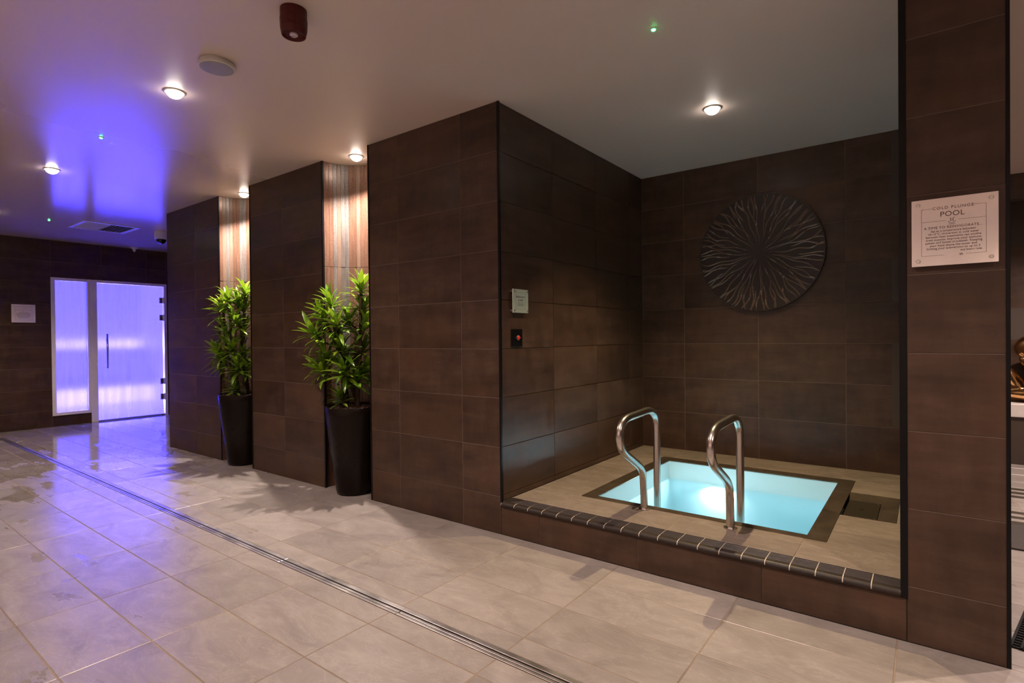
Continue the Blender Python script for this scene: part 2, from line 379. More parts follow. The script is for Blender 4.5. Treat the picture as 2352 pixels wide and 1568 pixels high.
for a, b in zip(*(lambda s: (s, s[1:]))(splits(0.727, 4.2, -0.80, 0.6))):
    for c, d in zip(*(lambda s: (s, s[1:]))(splits(0.0, 4.13, -0.26, 0.3))): floor_cell(a, b, c, d, a < 1.6)
link('tile_field', far_bm, 'floor_tile', floor)['kind'] = 'stuff'

# ------------------------------------------------------------------ ceiling
structure('ceiling', B(((XL - 0.1, -6.2, H), (4.4, 5.2, H + 0.1))), 'ceiling', 'glossy off-white ceiling reflecting the purple door glow', 'ceiling')

# ------------------------------------------------------------------ walls
GB = 0.0016
def pier(name, x0, x1, y1, usplit, label):
    w = structure(name, B(((x0 + GB, GB, 0), (x1 - GB, y1, H))), 'wall_grout', label, 'wall')
    tile_wall(w, fr_front(), usplit); return w
pier('wall_far_pier', -6.40, -5.17, 1.6, [-6.40, -5.71, -5.17], 'brown tiled pier beside the purple steam room door')
pier('wall_middle_pier', -4.55, -3.41, 0.40, [-4.55, -4.0, -3.41], 'brown tiled pier standing between the two plant niches')
p3 = pier('wall_near_pier', -2.82, XE, YB + 0.2, [-2.82, -2.505, -1.905, XE], 'wide brown tiled pier between the nearer niche and the plunge pool alcove')
# alcove left wall is the near pier's side
al = structure('wall_alcove_left', B(((XE - 0.012, 0.012, ZD - 0.1), (XE - GB, YB, H))), 'wall_grout', 'brown tiled side wall of the alcove carrying the alarm button', 'wall')
AZ = [ZD, 0.235] + ZROW[2:]
tile_wall(al, fr_east(XE), [0.004, 0.612, 1.245, 1.85, YB], AZ)
ab = structure('wall_alcove_back', B(((XE, YB + GB, 0), (0.5, YB + 0.15, H))), 'wall_grout', 'brown tiled back wall of the alcove behind the round relief', 'wall')
tile_wall(ab, fr_front(YB), [XE, -1.20, -0.594, 0.017, 0.43], [ZD] + ZROW[2:])
rp = structure('wall_right_pier', B(((0.43 + GB, GB, 0), (0.727 - GB, YB + 0.15, H))), 'wall_grout', 'narrow brown tiled pier carrying the cold plunge sign', 'wall')
tile_wall(rp, fr_front(), [0.43, 0.727], [0, 0.219, 0.524, 0.827, 1.13, 1.434, 1.738, 2.04, 2.345, H])
tile_wall(rp, fr_west(0.43), [-YB, -1.6, -1.0, -0.4, -0.004], AZ)
tile_wall(rp, fr_east(0.727), [0.004, 0.6, 1.2, 1.8, YB + 0.15])
# wall with the steam room door
DY0, DY1, DZ1 = -0.352, 1.135, 2.125
wl = structure('wall_left', B(((XL - 0.1, -6.2, 0), (XL - GB, DY0, H)), ((XL - 0.1, DY1, 0), (XL - GB, 1.7, H)), ((XL - 0.1, DY0, DZ1), (XL - GB, DY1, H)), ((XL - 0.1, DY0, 0), (XL - GB, 0.14, 0.15))),
    'wall_grout', 'dark brown tiled wall around the glowing steam room door', 'wall')
LY = splits(-2.52, DY0, DY0, 0.6)
tile_wall(wl, fr_east(XL), LY); tile_wall(wl, fr_east(XL), [DY0, 0.14], [0, 0.15])
tile_wall(wl, fr_east(XL), [DY0, 0.25, 0.85, DY1], [DZ1, 2.35, H]); tile_wall(wl, fr_east(XL), [DY1, 1.6])
# rest of the hall, out of view
structure('wall_corridor', B(((XL, 1.6, 0), (-6.4, 1.75, H))), 'plaster_dark', 'dark end wall beside the steam room door', 'wall')
structure('wall_back', B(((XL - 0.1, -6.35, 0), (4.4, -6.2, H))), 'plaster_pale', 'pale plastered wall of the hall behind the camera', 'wall')
structure('wall_right', B(((4.25, -6.2, 0), (4.4, 5.2, H))), 'plaster_dark', 'dark wall at the right end of the hall', 'wall')
wr = structure('wall_right_back', B(((0.727, 4.13 + GB, 2.42), (4.4, 4.25, H)), ((0.4, 4.62, 0), (4.4, 4.75, H)), ((0.3, YB, 0), (0.727, 5.2, H))), 'plaster_dark', 'far dark tiled wall behind the gold sculpture', 'wall')
tile_wall(wr, fr_front(4.62), [0.727, 1.1, 1.7, 2.3], [0.56, 0.835, 1.136, 1.44, 1.744, 2.047, 2.42])
tile_wall(wr, fr_front(4.13), [0.727, 1.1, 1.7, 2.3], [2.42, H])

# black corner trims
TL = ['far pier, beside the first plant', 'middle pier, facing the first niche', 'middle pier, beside the taller plant niche', 'near pier, edge of the nearer niche', 'near pier where it turns into the alcove', 'right pier, edge of the alcove', 'right pier, far right edge']
for i, (x, w, zb) in enumerate(((-5.17, 0.012, 0), (-4.55, 0.008, 0), (-3.41, 0.012, 0), (-2.82, 0.008, 0), (XE, 0.010, ZD - 0.025), (0.43, 0.020, ZD - 0.03), (0.727, 0.008, 0))):
    s = -1 if i in (1, 3, 5) else 1
    x0, x1 = (x - w, x + 0.004) if s < 0 else (x - 0.004, x + w)
    tag(link('trim_%d' % (i + 1), B(((x0, -0.004, zb), (x1, 0.012, H - 0.001)), bev=0.001), 'black_trim'), 'thin black edge strip on the ' + TL[i], 'trim', kind='structure')

# ------------------------------------------------------------------ curved strip niches
def niche(name, cx, label):
    R = 0.302
    bm = bmesh.new(); seg = 28
    a = [math.pi * k / seg for k in range(seg + 1)]
    vi = [[bm.verts.new((cx + r * math.cos(t), 0.004 + r * math.sin(t), z)) for t in a] for r in (R + 0.004, R + 0.05) for z in (0, H)]
    for k in range(seg):
        bm.faces.new((vi[0][k], vi[0][k + 1], vi[1][k + 1], vi[1][k])); bm.faces.new((vi[2][k + 1], vi[2][k], vi[3][k], vi[3][k + 1]))
    nw = structure(name, bm, 'wall_grout', label, 'wall')
    n = 30; zs = [0.0, 0.90, 1.80, H]; da = math.pi / n
    seq = [random.choice(('copper_strip', 'pewter_strip', 'sand_strip', 'pewter_strip', 'copper_strip')) for _ in range(n)]
    for k in range(n):
        t = (k + 0.5) * da; ang = t
        for c, d in zip(zs, zs[1:]):
            m = seq[k]
            key = ('strip', m, round(d - c, 3))
            if key not in _tile:
                me = bpy.data.meshes.new('strip'); bmx = B(((-0.0154, -0.005, -(d - c) / 2 + 0.0015), (0.0154, 0.005, (d - c) / 2 - 0.0015)), bev=0.001); bmx.to_mesh(me); bmx.free(); me.materials.append(M[m]); _tile[key] = me
            o = bpy.data.objects.new('strip', _tile[key]); C.objects.link(o); o.parent = nw
            rr = R + random.uniform(-0.003, 0.001)
            o.location = (cx + rr * math.cos(t), 0.004 + rr * math.sin(t), (c + d) / 2)
            o.rotation_euler = (0, 0, t + math.pi / 2)
    return nw
niche('wall_far_niche', -4.86, 'curved niche of copper and pewter strips behind the farther plant')
niche('wall_near_niche', -3.115, 'curved niche of copper and pewter strips behind the nearer plant')

# ------------------------------------------------------------------ alcove platform
plat = structure('floor_alcove', B(((XE, 0.012, 0), (-1.25, YB, ZD - 0.0016)), ((-1.25, 0.012, 0), (0.43, 0.39, ZD - 0.0016)), ((-1.25, 1.76, 0), (0.43, YB, ZD - 0.0016)), ((0.105, 0.39, 0), (0.43, 0.90, ZD - 0.0016)), ((0.105, 1.43, 0), (0.43, 1.76, ZD - 0.0016)), ((0.366, 0.90, 0), (0.43, 1.43, ZD - 0.0016)), ((0.105, 0.90, 0), (0.366, 1.43, 0.10))),
    'floor_grout', 'raised tiled platform around the plunge pool', 'platform')
fd = fr_floor(ZD)
rects = []
xs = [XE, -1.19, -0.592, 0.012, 0.43]
for a, b in zip(xs, xs[1:]):
    rects += [(a, b, 0.112, 0.30), (a, b, 0.30, 0.39)]
    rects += [(a, b, 1.76, YB)]
for c, d in ((0.39, 0.6), (0.6, 0.9), (0.9, 1.2), (1.2, 1.5), (1.5, 1.76)): rects.append((XE, -1.25, c, d))
rects += [(0.105, 0.43, 0.39, 0.60), (0.105, 0.43, 0.60, 0.90), (0.105, 0.43, 1.43, 1.76), (0.366, 0.43, 0.90, 1.43)]
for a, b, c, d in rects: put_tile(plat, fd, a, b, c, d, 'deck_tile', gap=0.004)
link('riser_bed', B(((XE, 0.0035, 0), (0.43, 0.013, 0.172))), 'wall_grout', plat)
for a, b in zip([XE, -1.31, -0.70, -0.10, 0.43], [-1.31, -0.70, -0.10, 0.43]): put_tile(plat, fr_front(), a, b, 0.0, 0.170, 'wall_tile', name='riser_tile')
# ribbed bullnose edge tiles
nb = bmesh.new(); w = 0.0481; pr = []
for k in range(7):
    a = math.pi / 2 + math.pi * 0.55 * k / 6; pr.append((0.004 + 0.016 * math.cos(a), 0.184 - 0.001 + 0.016 * math.sin(a) + 0.0))
prof = [(0.108, 0.2003)]
for k in range(8): prof += [(0.100 - k * 0.010, 0.2003), (0.0985 - k * 0.010, 0.2022), (0.0945 - k * 0.010, 0.2022), (0.093 - k * 0.010, 0.2003)]
prof += pr + [(0.012, 0.168), (0.108, 0.168)]
ra, rb = [[nb.verts.new((s * w, y, z)) for y, z in prof] for s in (-1, 1)]
for i in range(len(prof)):
    j = (i + 1) % len(prof); nb.faces.new((ra[i], rb[i], rb[j], ra[j]))
nb.faces.new(ra); nb.faces.new(rb[::-1]); bmesh.ops.recalc_face_normals(nb, faces=nb.faces)
nme = bpy.data.meshes.new('edge_tile'); nb.to_mesh(nme); nb.free(); nme.materials.append(M['nosing'])
gbm = bmesh.new(); gp = [(0.1075, 0.1999), (0.018, 0.1999)] + [(0.004 + 0.0154 * math.cos(math.pi / 2 + math.pi * 0.55 * k / 6), 0.183 + 0.0154 * math.sin(math.pi / 2 + math.pi * 0.55 * k / 6)) for k in range(7)] + [(0.012, 0.1695), (0.1075, 0.1695)]
ra, rb = [[gbm.verts.new((x, y, z)) for y, z in gp] for x in (XE + 0.004, 0.4105)]
for i in range(len(gp)): j = (i + 1) % len(gp); gbm.faces.new((ra[i], rb[i], rb[j], ra[j]))
gbm.faces.new(ra); gbm.faces.new(rb[::-1]); bmesh.ops.recalc_face_normals(gbm, faces=gbm.faces)
link('edge_grout', gbm, 'nosing_grout', plat)
for k in range(20):
    o = bpy.data.objects.new('edge_tile', nme); C.objects.link(o); o.parent = plat; o.location = (XE + 0.055 + k * 0.1, 0, 0)

# ------------------------------------------------------------------ plunge pool
px0, px1, py0, py1 = -1.25, 0.105, 0.39, 1.76; qx0, qx1, qy0, qy1 = -1.16, 0.015, 0.44, 1.645
pool = thing('plunge_pool', 'square sunken cold plunge pool full of glowing pale blue water', 'pool', ((qx0 + qx1) / 2, (qy0 + qy1) / 2, 0))
def child(name, bm, m, par, smooth=False):
    o = link(name, bm, m, par, smooth=smooth); o.matrix_parent_inverse = par.matrix_basis.inverted(); return o
def basin():
    bm = bmesh.new(); zb, zt = -0.95, ZD - 0.001
    def q(*p): bm.faces.new([bm.verts.new(c) for c in p])
    q((qx0, qy0, zb), (qx1, qy0, zb), (qx1, qy1, zb), (qx0, qy1, zb))
    q((qx0, qy0, zb), (qx0, qy1, zb), (qx0, qy1, zt), (qx0, qy0, zt)); q((qx1, qy1, zb), (qx1, qy0, zb), (qx1, qy0, zt), (qx1, qy1, zt))
    q((qx1, qy0, zb), (qx0, qy0, zb), (qx0, qy0, zt), (qx1, qy0, zt)); q((qx0, qy1, zb), (qx1, qy1, zb), (qx1, qy1, zt), (qx0, qy1, zt))
    bmesh.ops.remove_doubles(bm, verts=bm.verts, dist=1e-5)
    ext = bmesh.ops.solidify(bm, geom=bm.faces[:], thickness=0.012)
    return bm
child('basin', basin(), 'pool_liner', pool)
def rim(pts):
    bm = bmesh.new(); top = [bm.verts.new((x, y, ZD + 0.003)) for x, y in pts]; bot = [bm.verts.new((x, y, ZD - 0.003)) for x, y in pts]
    bm.faces.new(top); bm.faces.new(bot[::-1])
    for i in range(4): j = (i + 1) % 4; bm.faces.new((top[j], top[i], bot[i], bot[j]))
    bmesh.ops.recalc_face_normals(bm, faces=bm.faces); return bm
child('rim', rim([(px0, py0), (px1, py0), (qx1, qy0), (qx0, qy0)]), 'rim', pool)
child('rim', rim([(px1, py0), (px1, py1), (qx1, qy1), (qx1, qy0)]), 'rim', pool)
child('rim', rim([(px1, py1), (px0, py1), (qx0, qy1), (qx1, qy1)]), 'rim', pool)
child('rim', rim([(px0, py1), (px0, py0), (qx0, qy0), (qx0, qy1)]), 'rim', pool)
bm = bmesh.new(); bm.faces.new([bm.verts.new(c) for c in ((qx0, qy0, 0.06), (qx1, qy0, 0.06), (qx1, qy1, 0.06), (qx0, qy1, 0.06))])
wtr = child('water', bm, 'water', pool); wtr['label'] = 'still glowing pale blue water'
lamp = child('underwater_lamp', L([(0.10, qy1 - 0.002), (0.10, qy1 - 0.012), (0.085, qy1 - 0.016)], axis='y', cx=-0.76, cy=-0.10), 'pool_lamp', pool)
child('lamp_ring', L([(0.12, qy1 - 0.001), (0.12, qy1 - 0.008), (0.103, qy1 - 0.009), (0.103, qy1 - 0.001)], axis='y', cx=-0.76, cy=-0.10, cap=False), 'steel', lamp)

# skimmer hatch
sk = thing('skimmer_hatch', 'dark metal skimmer hatch sunk in the deck right of the pool', 'hatch', (0.2, 1.165, ZD))
def quadplate(pts, t=0.004):
    bm = bmesh.new(); a = [bm.verts.new(p) for p in pts]; b = [bm.verts.new((p[0], p[1], p[2] - t)) for p in pts]
    bm.faces.new(a); bm.faces.new(b[::-1])
    for i in range(len(a)): j = (i + 1) % len(a); bm.faces.new((a[j], a[i], b[i], b[j]))
    bmesh.ops.recalc_face_normals(bm, faces=bm.faces); return bm
o4 = [(0.105, 0.90), (0.366, 0.90), (0.366, 1.43), (0.105, 1.43)]; i4 = [(0.052, 0.985), (0.276, 0.985), (0.276, 1.335), (0.052, 1.335)]
i4 = [(0.108, 0.985), (0.276, 0.985), (0.276, 1.335), (0.108, 1.335)]; zi = ZD - 0.022
for i in range(4):
    j = (i + 1) % 4
    if i == 3: continue
    child('sloped_side', quadplate([(*o4[i], ZD + 0.002), (*o4[j], ZD + 0.002), (*i4[j], zi), (*i4[i], zi)]), 'rim', sk)
cv = child('cover', B(((0.107, 0.988, zi - 0.006), (0.273, 1.332, zi - 0.001)), bev=0.001), 'dark_steel', sk)
child('finger_hole', L([(0.012, zi), (0.012, zi + 0.0006), (0.006, zi + 0.0006)], cx=0.19, cy=1.16, seg=16), 'dark_hole', cv)
for x in (0.118, 0.262):
    for y in (1.002, 1.318): child('screw', L([(0.004, zi - 0.001), (0.004, zi + 0.001), (0.002, zi + 0.0016)], cx=x, cy=y, seg=10), 'steel', cv)

# handrails
prof = [(0.370, 0.20), (0.366, 0.27), (0.362, 0.34), (0.352, 0.405), (0.325, 0.445), (0.285, 0.475), (0.235, 0.503), (0.180, 0.534), (0.125, 0.564), (0.080, 0.597), (0.053, 0.646), (0.055, 0.698), (0.088, 0.739), (0.150, 0.757), (0.230, 0.761), (0.320, 0.764), (0.410, 0.767), (0.470, 0.760), (0.522, 0.733), (0.552, 0.69), (0.562, 0.62), (0.563, 0.50), (0.563, 0.30), (0.563, 0.0), (0.563, -0.30)]
for i, (x, dy, lab) in enumerate(((-0.82, 0.0, 'bent stainless grab rail on the left of the pool entry'), (-0.325, -0.042, 'bent stainless grab rail on the right of the pool entry'))):
    t = thing('grab_rail', lab, 'handrail', (x, 0.368 + dy, ZD), 'pool grab rails')
    child('tube', tube(bmesh.new(), spline([(x, y + dy, z) for y, z in prof], 5), 0.0212, 24), 'brushed', t, True)
    child('flange', L([(0.034, ZD + 0.001), (0.034, ZD + 0.005), (0.022, ZD + 0.008)], cx=x, cy=0.368 + dy, seg=24), 'brushed', t)

# ------------------------------------------------------------------ channel drain
ch = thing('channel_drain', 'long stainless slot drain channel crossing the floor', 'drain', (-4.0, -1.006, 0))
child('trough', B(((-8.85, D0 + 0.001, -0.026), (4.2, D1 - 0.001, -0.020))), 'dark_hole', ch)
segx = splits(-8.85, 4.2, -1.37, 0.95)
for a, b in zip(segx, segx[1:]):
    child('side_rail', B(((a + 0.001, D1 - 0.026, -0.016), (b - 0.001, D1 - 0.002, 0.0012)), bev=0.0015), 'steel', ch)
    child('side_rail', B(((a + 0.001, D0 + 0.002, -0.016), (b - 0.001, D0 + 0.016, 0.0012)), bev=0.0015), 'steel', ch)
    child('cover_bar', B(((a + 0.002, D0 + 0.022, -0.016), (b - 0.002, D1 - 0.033, -0.0005)), bev=0.0015), 'steel', ch)
child('end_cap', B(((-8.858, D0 + 0.002, -0.02), (-8.846, D1 - 0.002, 0.0015)), bev=0.001), 'steel', ch)

# ------------------------------------------------------------------ round relief
RCX, RCZ, RR = -0.575, 1.868, 0.47
def dish_y(r): return YB - 0.040 + 0.010 * (1 - r) ** 2
def relief():
    nr, na = 24, 128; bm = bmesh.new(); c0 = bm.verts.new((RCX, dish_y(0), RCZ)); G = []
    for i in range(1, nr + 1):
        r = i / nr
        G.append([bm.verts.new((RCX + RR * r * math.cos(2 * math.pi * k / na), dish_y(r), RCZ + RR * r * math.sin(2 * math.pi * k / na))) for k in range(na)])
    for k in range(na): bm.faces.new((c0, G[0][k], G[0][(k + 1) % na]))
    G.append([bm.verts.new((v.co.x, YB - 0.012, v.co.z)) for v in G[-1]])
    for a, b in zip(G, G[1:]):
        for k in range(na): bm.faces.new((a[k], b[k], b[(k + 1) % na], a[(k + 1) % na]))
    bm.faces.new(G[-1]); bmesh.ops.recalc_face_normals(bm, faces=bm.faces); return bm
def ridge(t0, start, rng):
    bm = bmesh.new(); ph = rng.uniform(0, 6.3); fq = rng.uniform(11, 16); am = rng.uniform(.018, .036); n = 22; rows = []
    for i in range(n + 1):
        s_ = i / n; r = start + (0.988 - start) * s_
        t = t0 + am * math.sin(fq * r + ph) + 0.05 * math.sin(4 * r + ph * 2)
        t2 = t0 + am * math.sin(fq * (r + .01) + ph) + 0.05 * math.sin(4 * (r + .01) + ph * 2)
        p = Vector((RCX + RR * r * math.cos(t), 0, RCZ + RR * r * math.sin(t))); q = Vector((RCX + RR * (r + .01) * math.cos(t2), 0, RCZ + RR * (r + .01) * math.sin(t2)))
        d = (q - p).normalized(); sd = Vector((-d.z, 0, d.x)); e = min(1.0, s_ * 6, (1 - s_) * 9 + 0.35)
        w = (0.0021 + 0.0022 * r) * max(e, 0.15); h = 0.0062 * max(e, 0.1); y = dish_y(r) + 0.0006
        rows.append([bm.verts.new((p.x + sd.x * w * k, y - h * f, p.z + sd.z * w * k)) for k, f in ((-1.6, 0), (-0.6, 0.75), (0, 1.0), (0.6, 0.75), (1.6, 0))])
    for a, b in zip(rows, rows[1:]):
        for k in range(4): bm.faces.new((a[k], a[k + 1], b[k + 1], b[k]))
    bmesh.ops.recalc_face_normals(bm, faces=bm.faces)
    if sum(f.normal.y for f in bm.faces) > 0: bmesh.ops.reverse_faces(bm, faces=bm.faces)
    return bm
rt = thing('wall_relief', 'large round dark relief of wavy ridges on the alcove back wall', 'wall art', (-0.575, YB, 1.868))
child('relief_disc', relief(), 'art', rt)
_rr = random.Random(5)
for k in range(80): child('ridge', ridge(2 * math.pi * (k + _rr.uniform(-.25, .25)) / 80, (0.07, 0.50, 0.24, 0.62)[k % 4] + _rr.uniform(-.03, .10), _rr), 'art_ridge', rt, True)
child('mount', L([(0.30, YB - 0.0005), (0.30, YB - 0.0125)], axis='y', cx=-0.575, cy=1.868), 'black_trim', rt)

# ------------------------------------------------------------------ steam room, its door and side window
st = thing('steam_room', 'steam room glowing purple behind fogged glass', 'steam room', (-11, 0.4, 0), kind='structure')
sx0, sx1, sy0, sy1, sz1 = -12.2, XL - 0.1, -0.75, 1.7, 2.4
child('steam_floor', B(((sx0, sy0, -0.02), (sx1, sy1, 0.002))), 'steam_tile', st)
child('steam_wall', B(((sx0 - 0.1, sy0 - 0.1, 0), (sx0, sy1 + 0.1, sz1))), 'steam_tile', st)
child('steam_wall', B(((sx0, sy0 - 0.1, 0), (sx1, sy0, sz1))), 'steam_tile', st)
child('steam_wall', B(((sx0, sy1, 0), (sx1, sy1 + 0.1, sz1))), 'steam_tile', st)
child('steam_ceiling', B(((sx0, sy0, sz1), (sx1, sy1, sz1 + 0.1))), 'steam_tile', st)
bn = child('bench', B(((sx0 + 0.001, sy0 + 0.001, 0.36), (-11.45, sy1 - 0.001, 0.46)), ((sx0 + 0.001, sy0 + 0.001, 0.003), (-11.62, sy1 - 0.001, 0.36)), bev=0.01), 'steam_tile', st)
bk = child('backrest', B(((sx0 + 0.001, sy0 + 0.001, 0.50), (-12.03, sy1 - 0.001, 1.08)), bev=0.015), 'steam_tile', st)
child('light_strip', B(((-12.195, sy0 + 0.3, 1.085), (-12.17, sy1 - 0.03, 1.22))), 'steam_led', bk)
child('light_strip', B(((-11.615, sy0 + 0.3, 0.06), (-11.60, sy1 - 0.03, 0.33))), 'steam_led', bn)
fx0, fx1 = XL - 0.06, XL + 0.012
dr = thing('door_1', 'fogged glass steam room door in a pale metal frame', 'door', (XL, 0.64, 0), kind='structure')
def bar(y0, y1, z0, z1, x0=fx0, x1=fx1): return B(((x0, y0, z0), (x1, y1, z1)), bev=0.003)
child('frame_post', bar(0.105, 0.19, 0.0, DZ1), 'white_frame', dr); child('frame_post', bar(1.095, DY1, 0.0, DZ1), 'white_frame', dr)
child('frame_head', bar(0.19, 1.095, 2.085, DZ1), 'white_frame', dr)
dp = child('door_pane', B(((XL - 0.030, 0.196, 0.022), (XL - 0.020, 1.078, 2.078))), 'fogged', dr); dp['label'] = 'fogged glass pane streaked with water'
child('threshold', B(((XL - 0.05, 0.19, 0.0), (XL + 0.0, 1.095, 0.0218)), bev=0.002), 'steel', dr)
for z in (1.86, 1.58, 0.55, 0.30):
    h = child('hinge', B(((XL - 0.036, 1.035, z - 0.045), (XL - 0.008, 1.092, z + 0.045)), bev=0.003), 'steel', dr)
    child('hinge_knuckle', L([(0.011, z - 0.05), (0.011, z + 0.05)], cx=XL - 0.004, cy=1.09, seg=14), 'steel', h)
hd = child('door_handle', tube(bmesh.new(), [(XL + 0.035, 0.305, 0.80), (XL + 0.035, 0.305, 1.32)], 0.0145, 16), 'brushed', dr, True)
for z in (0.90, 1.22): child('handle_post', tube(bmesh.new(), [(XL - 0.02, 0.305, z), (XL + 0.035, 0.305, z)], 0.009, 12), 'brushed', hd)
wn = thing('window_1', 'tall fogged side window left of the steam room door', 'window', (XL, -0.1, 0.15), kind='structure')
child('frame_post', bar(DY0, -0.305, 0.15, DZ1), 'white_frame', wn); child('frame_post', bar(0.072, 0.104, 0.15, DZ1), 'white_frame', wn)
child('frame_head', bar(-0.305, 0.072, 2.085, DZ1), 'white_frame', wn); child('frame_sill', bar(-0.305, 0.072, 0.15, 0.195), 'white_frame', wn)
child('window_pane', B(((XL - 0.030, -0.303, 0.197), (XL - 0.020, 0.070, 2.083))), 'fogged', wn)

# ------------------------------------------------------------------ signs
def text(s, size, mtx, m, par, name='lettering', align='CENTER', sp=1.0):
    cu = bpy.data.curves.new(name, 'FONT'); cu.body = s; cu.size = size; cu.align_x = align; cu.extrude = 0.0003; cu.space_character = sp
    cu.resolution_u = 3; tmp = bpy.data.objects.new('tmp', cu); C.objects.link(tmp); dg = bpy.context.evaluated_depsgraph_get(); dg.update()
    me = bpy.data.meshes.new_from_object(tmp.evaluated_get(dg)); bpy.data.objects.remove(tmp); me.materials.clear(); me.materials.append(M[m])
    o = bpy.data.objects.new(name, me); C.objects.link(o); o.parent = par; o.matrix_local = mtx; return o
def sign(label, loc, rotz, w, h, m, group=None, so=0.014):
    t = thing('wall_sign', label, 'sign', loc, group); t.rotation_euler = (0, 0, rotz)
    link('plate', B(((-w / 2, -so - 0.006, -h / 2), (w / 2, -so, h / 2)), bev=0.0012), m, t)
    for sxn in (-1, 1):
        for szn in (-1, 1):
            q = 0.02 if w > 0.2 else 0.014
            link('standoff', L([(0.007, -0.0004), (0.007, -so - 0.009), (0.0055, -so - 0.0105)], axis='y', cx=sxn * (w / 2 - q), cy=szn * (h / 2 - q), seg=16), 'steel', t)
    return t, -so - 0.0064
def rule(t, yf, x0, z0, x1, z1, m='sign_ink', name='rule', th=0.0008):
    return link(name, B(((min(x0, x1) - th / 2, yf, min(z0, z1) - th / 2), (max(x0, x1) + th / 2, yf + 0.0006, max(z0, z1) + th / 2))), m, t)
def tm(x, z, yf): return Matrix.Translation((x, yf, z)) @ Matrix.Rotation(math.pi / 2, 4, 'X')
ps, yf = sign('pink-lit glass COLD PLUNGE POOL sign on the right pier', (0.5765, 0, 1.588), 0, 0.252, 0.252, 'sign_glass')
xa, xb = -0.095, 0.092
for q in ((xa, 0.089, -0.064, 0.089), (0.058, 0.089, xb, 0.089), (xa, 0.089, xa, -0.088), (xb, 0.089, xb, -0.088), (xa, 0.040, -0.024, 0.040), (0.014, 0.040, xb, 0.040), (xa, -0.088, -0.03, -0.088), (0.036, -0.088, xb, -0.088)): rule(ps, yf, *q)
text('COLD PLUNGE', 0.0150, tm(-0.002, 0.0835, yf), 'sign_ink', ps, sp=1.25)
text('POOL', 0.0265, tm(-0.004, 0.056, yf), 'sign_ink', ps, sp=1.05)
text('A TIME TO REINVIGORATE...', 0.0125, tm(-0.003, 0.0115, yf), 'sign_ink', ps, sp=1.08)
for i, s in enumerate(('Set at a temperature between', '10-12\u00b0C, immersion in cold water', 'between heat treatments can soothe', 'tired muscles, improve your immune', 'system and boost circulation. Keeping', 'your head above the water and', 'limiting your submersion to up to 3')):
    text(s, 0.0108, tm(-0.002, -0.0005 - 0.0108 * i, yf), 'sign_ink', ps)
text('ate heart rate.', 0.0108, tm(0.082, -0.0005 - 0.0108 * 7, yf), 'sign_ink', ps, align='RIGHT'); text('th', 0.0125, tm(0.022, -0.092, yf), 'sign_ink', ps)
ic = bmesh.new(); cxi, czi = -0.005, 0.035
tube(ic, [(cxi + 0.010 * math.cos(a) * 1.0, yf + 0.0003, czi + 0.002 + 0.008 * math.sin(a)) for a in np.linspace(math.pi, 2 * math.pi, 10)], 0.0007, 6)
tube(ic, [(cxi - 0.004, yf + 0.0003, czi + 0.0), (cxi - 0.004, yf + 0.0003, czi + 0.014)], 0.0007, 6); tube(ic, [(cxi + 0.004, yf + 0.0003, czi), (cxi + 0.004, yf + 0.0003, czi + 0.013), (cxi + 0.009, yf + 0.0003, czi + 0.014)], 0.0007, 6)
for z in (0.004, 0.009): tube(ic, [(cxi - 0.004, yf + 0.0003, czi + z), (cxi + 0.004, yf + 0.0003, czi + z)], 0.0007, 6)
tube(ic, [(cxi - 0.010, yf + 0.0003, czi - 0.010), (cxi + 0.010, yf + 0.0003, czi - 0.010)], 0.0006, 6)
link('pool_emblem', ic, 'sign_ink', ps)
es, yf = sign('small greenish glass EMERGENCY ALARM sign above the red button', (XE, 0.1885, 1.437), math.pi / 2, 0.166, 0.150, 'sign_glass_green', so=0.02)
for q in ((-0.052, 0.055, 0.055, 0.055), (-0.052, -0.052, 0.055, -0.052), (-0.052, 0.055, -0.052, -0.052), (0.055, 0.055, 0.055, -0.052)): rule(es, yf, *q, m='sign_ink_grey')
text('EMERGENCY', 0.0175, tm(0.0, 0.020, yf), 'sign_ink_grey', es); text('ALARM', 0.0175, tm(0.0, 0.000, yf), 'sign_ink_grey', es)
for i, (a, b) in enumerate(((-0.028, 0.028), (-0.036, 0.036), (-0.032, 0.034))): rule(es, yf, a, -0.010 - 0.0095 * i, b, -0.010 - 0.0095 * i, 'sign_ink_grey', 'text_line', 0.0022)
ss, yf = sign('white glass information sign left of the steam room door', (XL, -0.6515, 1.60), math.pi / 2, 0.252, 0.248, 'sign_glass')
for q in ((-0.09, 0.09, 0.09, 0.09), (-0.09, 0.045, -0.02, 0.045), (0.02, 0.045, 0.09, 0.045), (-0.09, 0.09, -0.09, -0.088), (0.09, 0.09, 0.09, -0.088), (-0.09, -0.088, 0.09, -0.088)): rule(ss, yf, *q, m='sign_ink_grey', th=0.0014)
for i in range(6): wv = (0.05, 0.075, 0.07, 0.075, 0.066, 0.06)[i]; rule(ss, yf, -wv, 0.012 - 0.0145 * i, wv, 0.012 - 0.0145 * i, 'sign_ink_grey', 'text_line', 0.004)
ic = bmesh.new(); tube(ic, [(0.012 * math.cos(a), yf + 0.0003, 0.036 + 0.010 * math.sin(a)) for a in np.linspace(0.3, 5.6, 14)], 0.0012, 6); tube(ic, [(-0.02, yf + 0.0003, 0.066), (-0.01, yf + 0.0003, 0.073), (0, yf + 0.0003, 0.066), (0.01, yf + 0.0003, 0.073), (0.02, yf + 0.0003, 0.066)], 0.0011, 6)
link('emblem', ic, 'sign_ink_grey', ss)

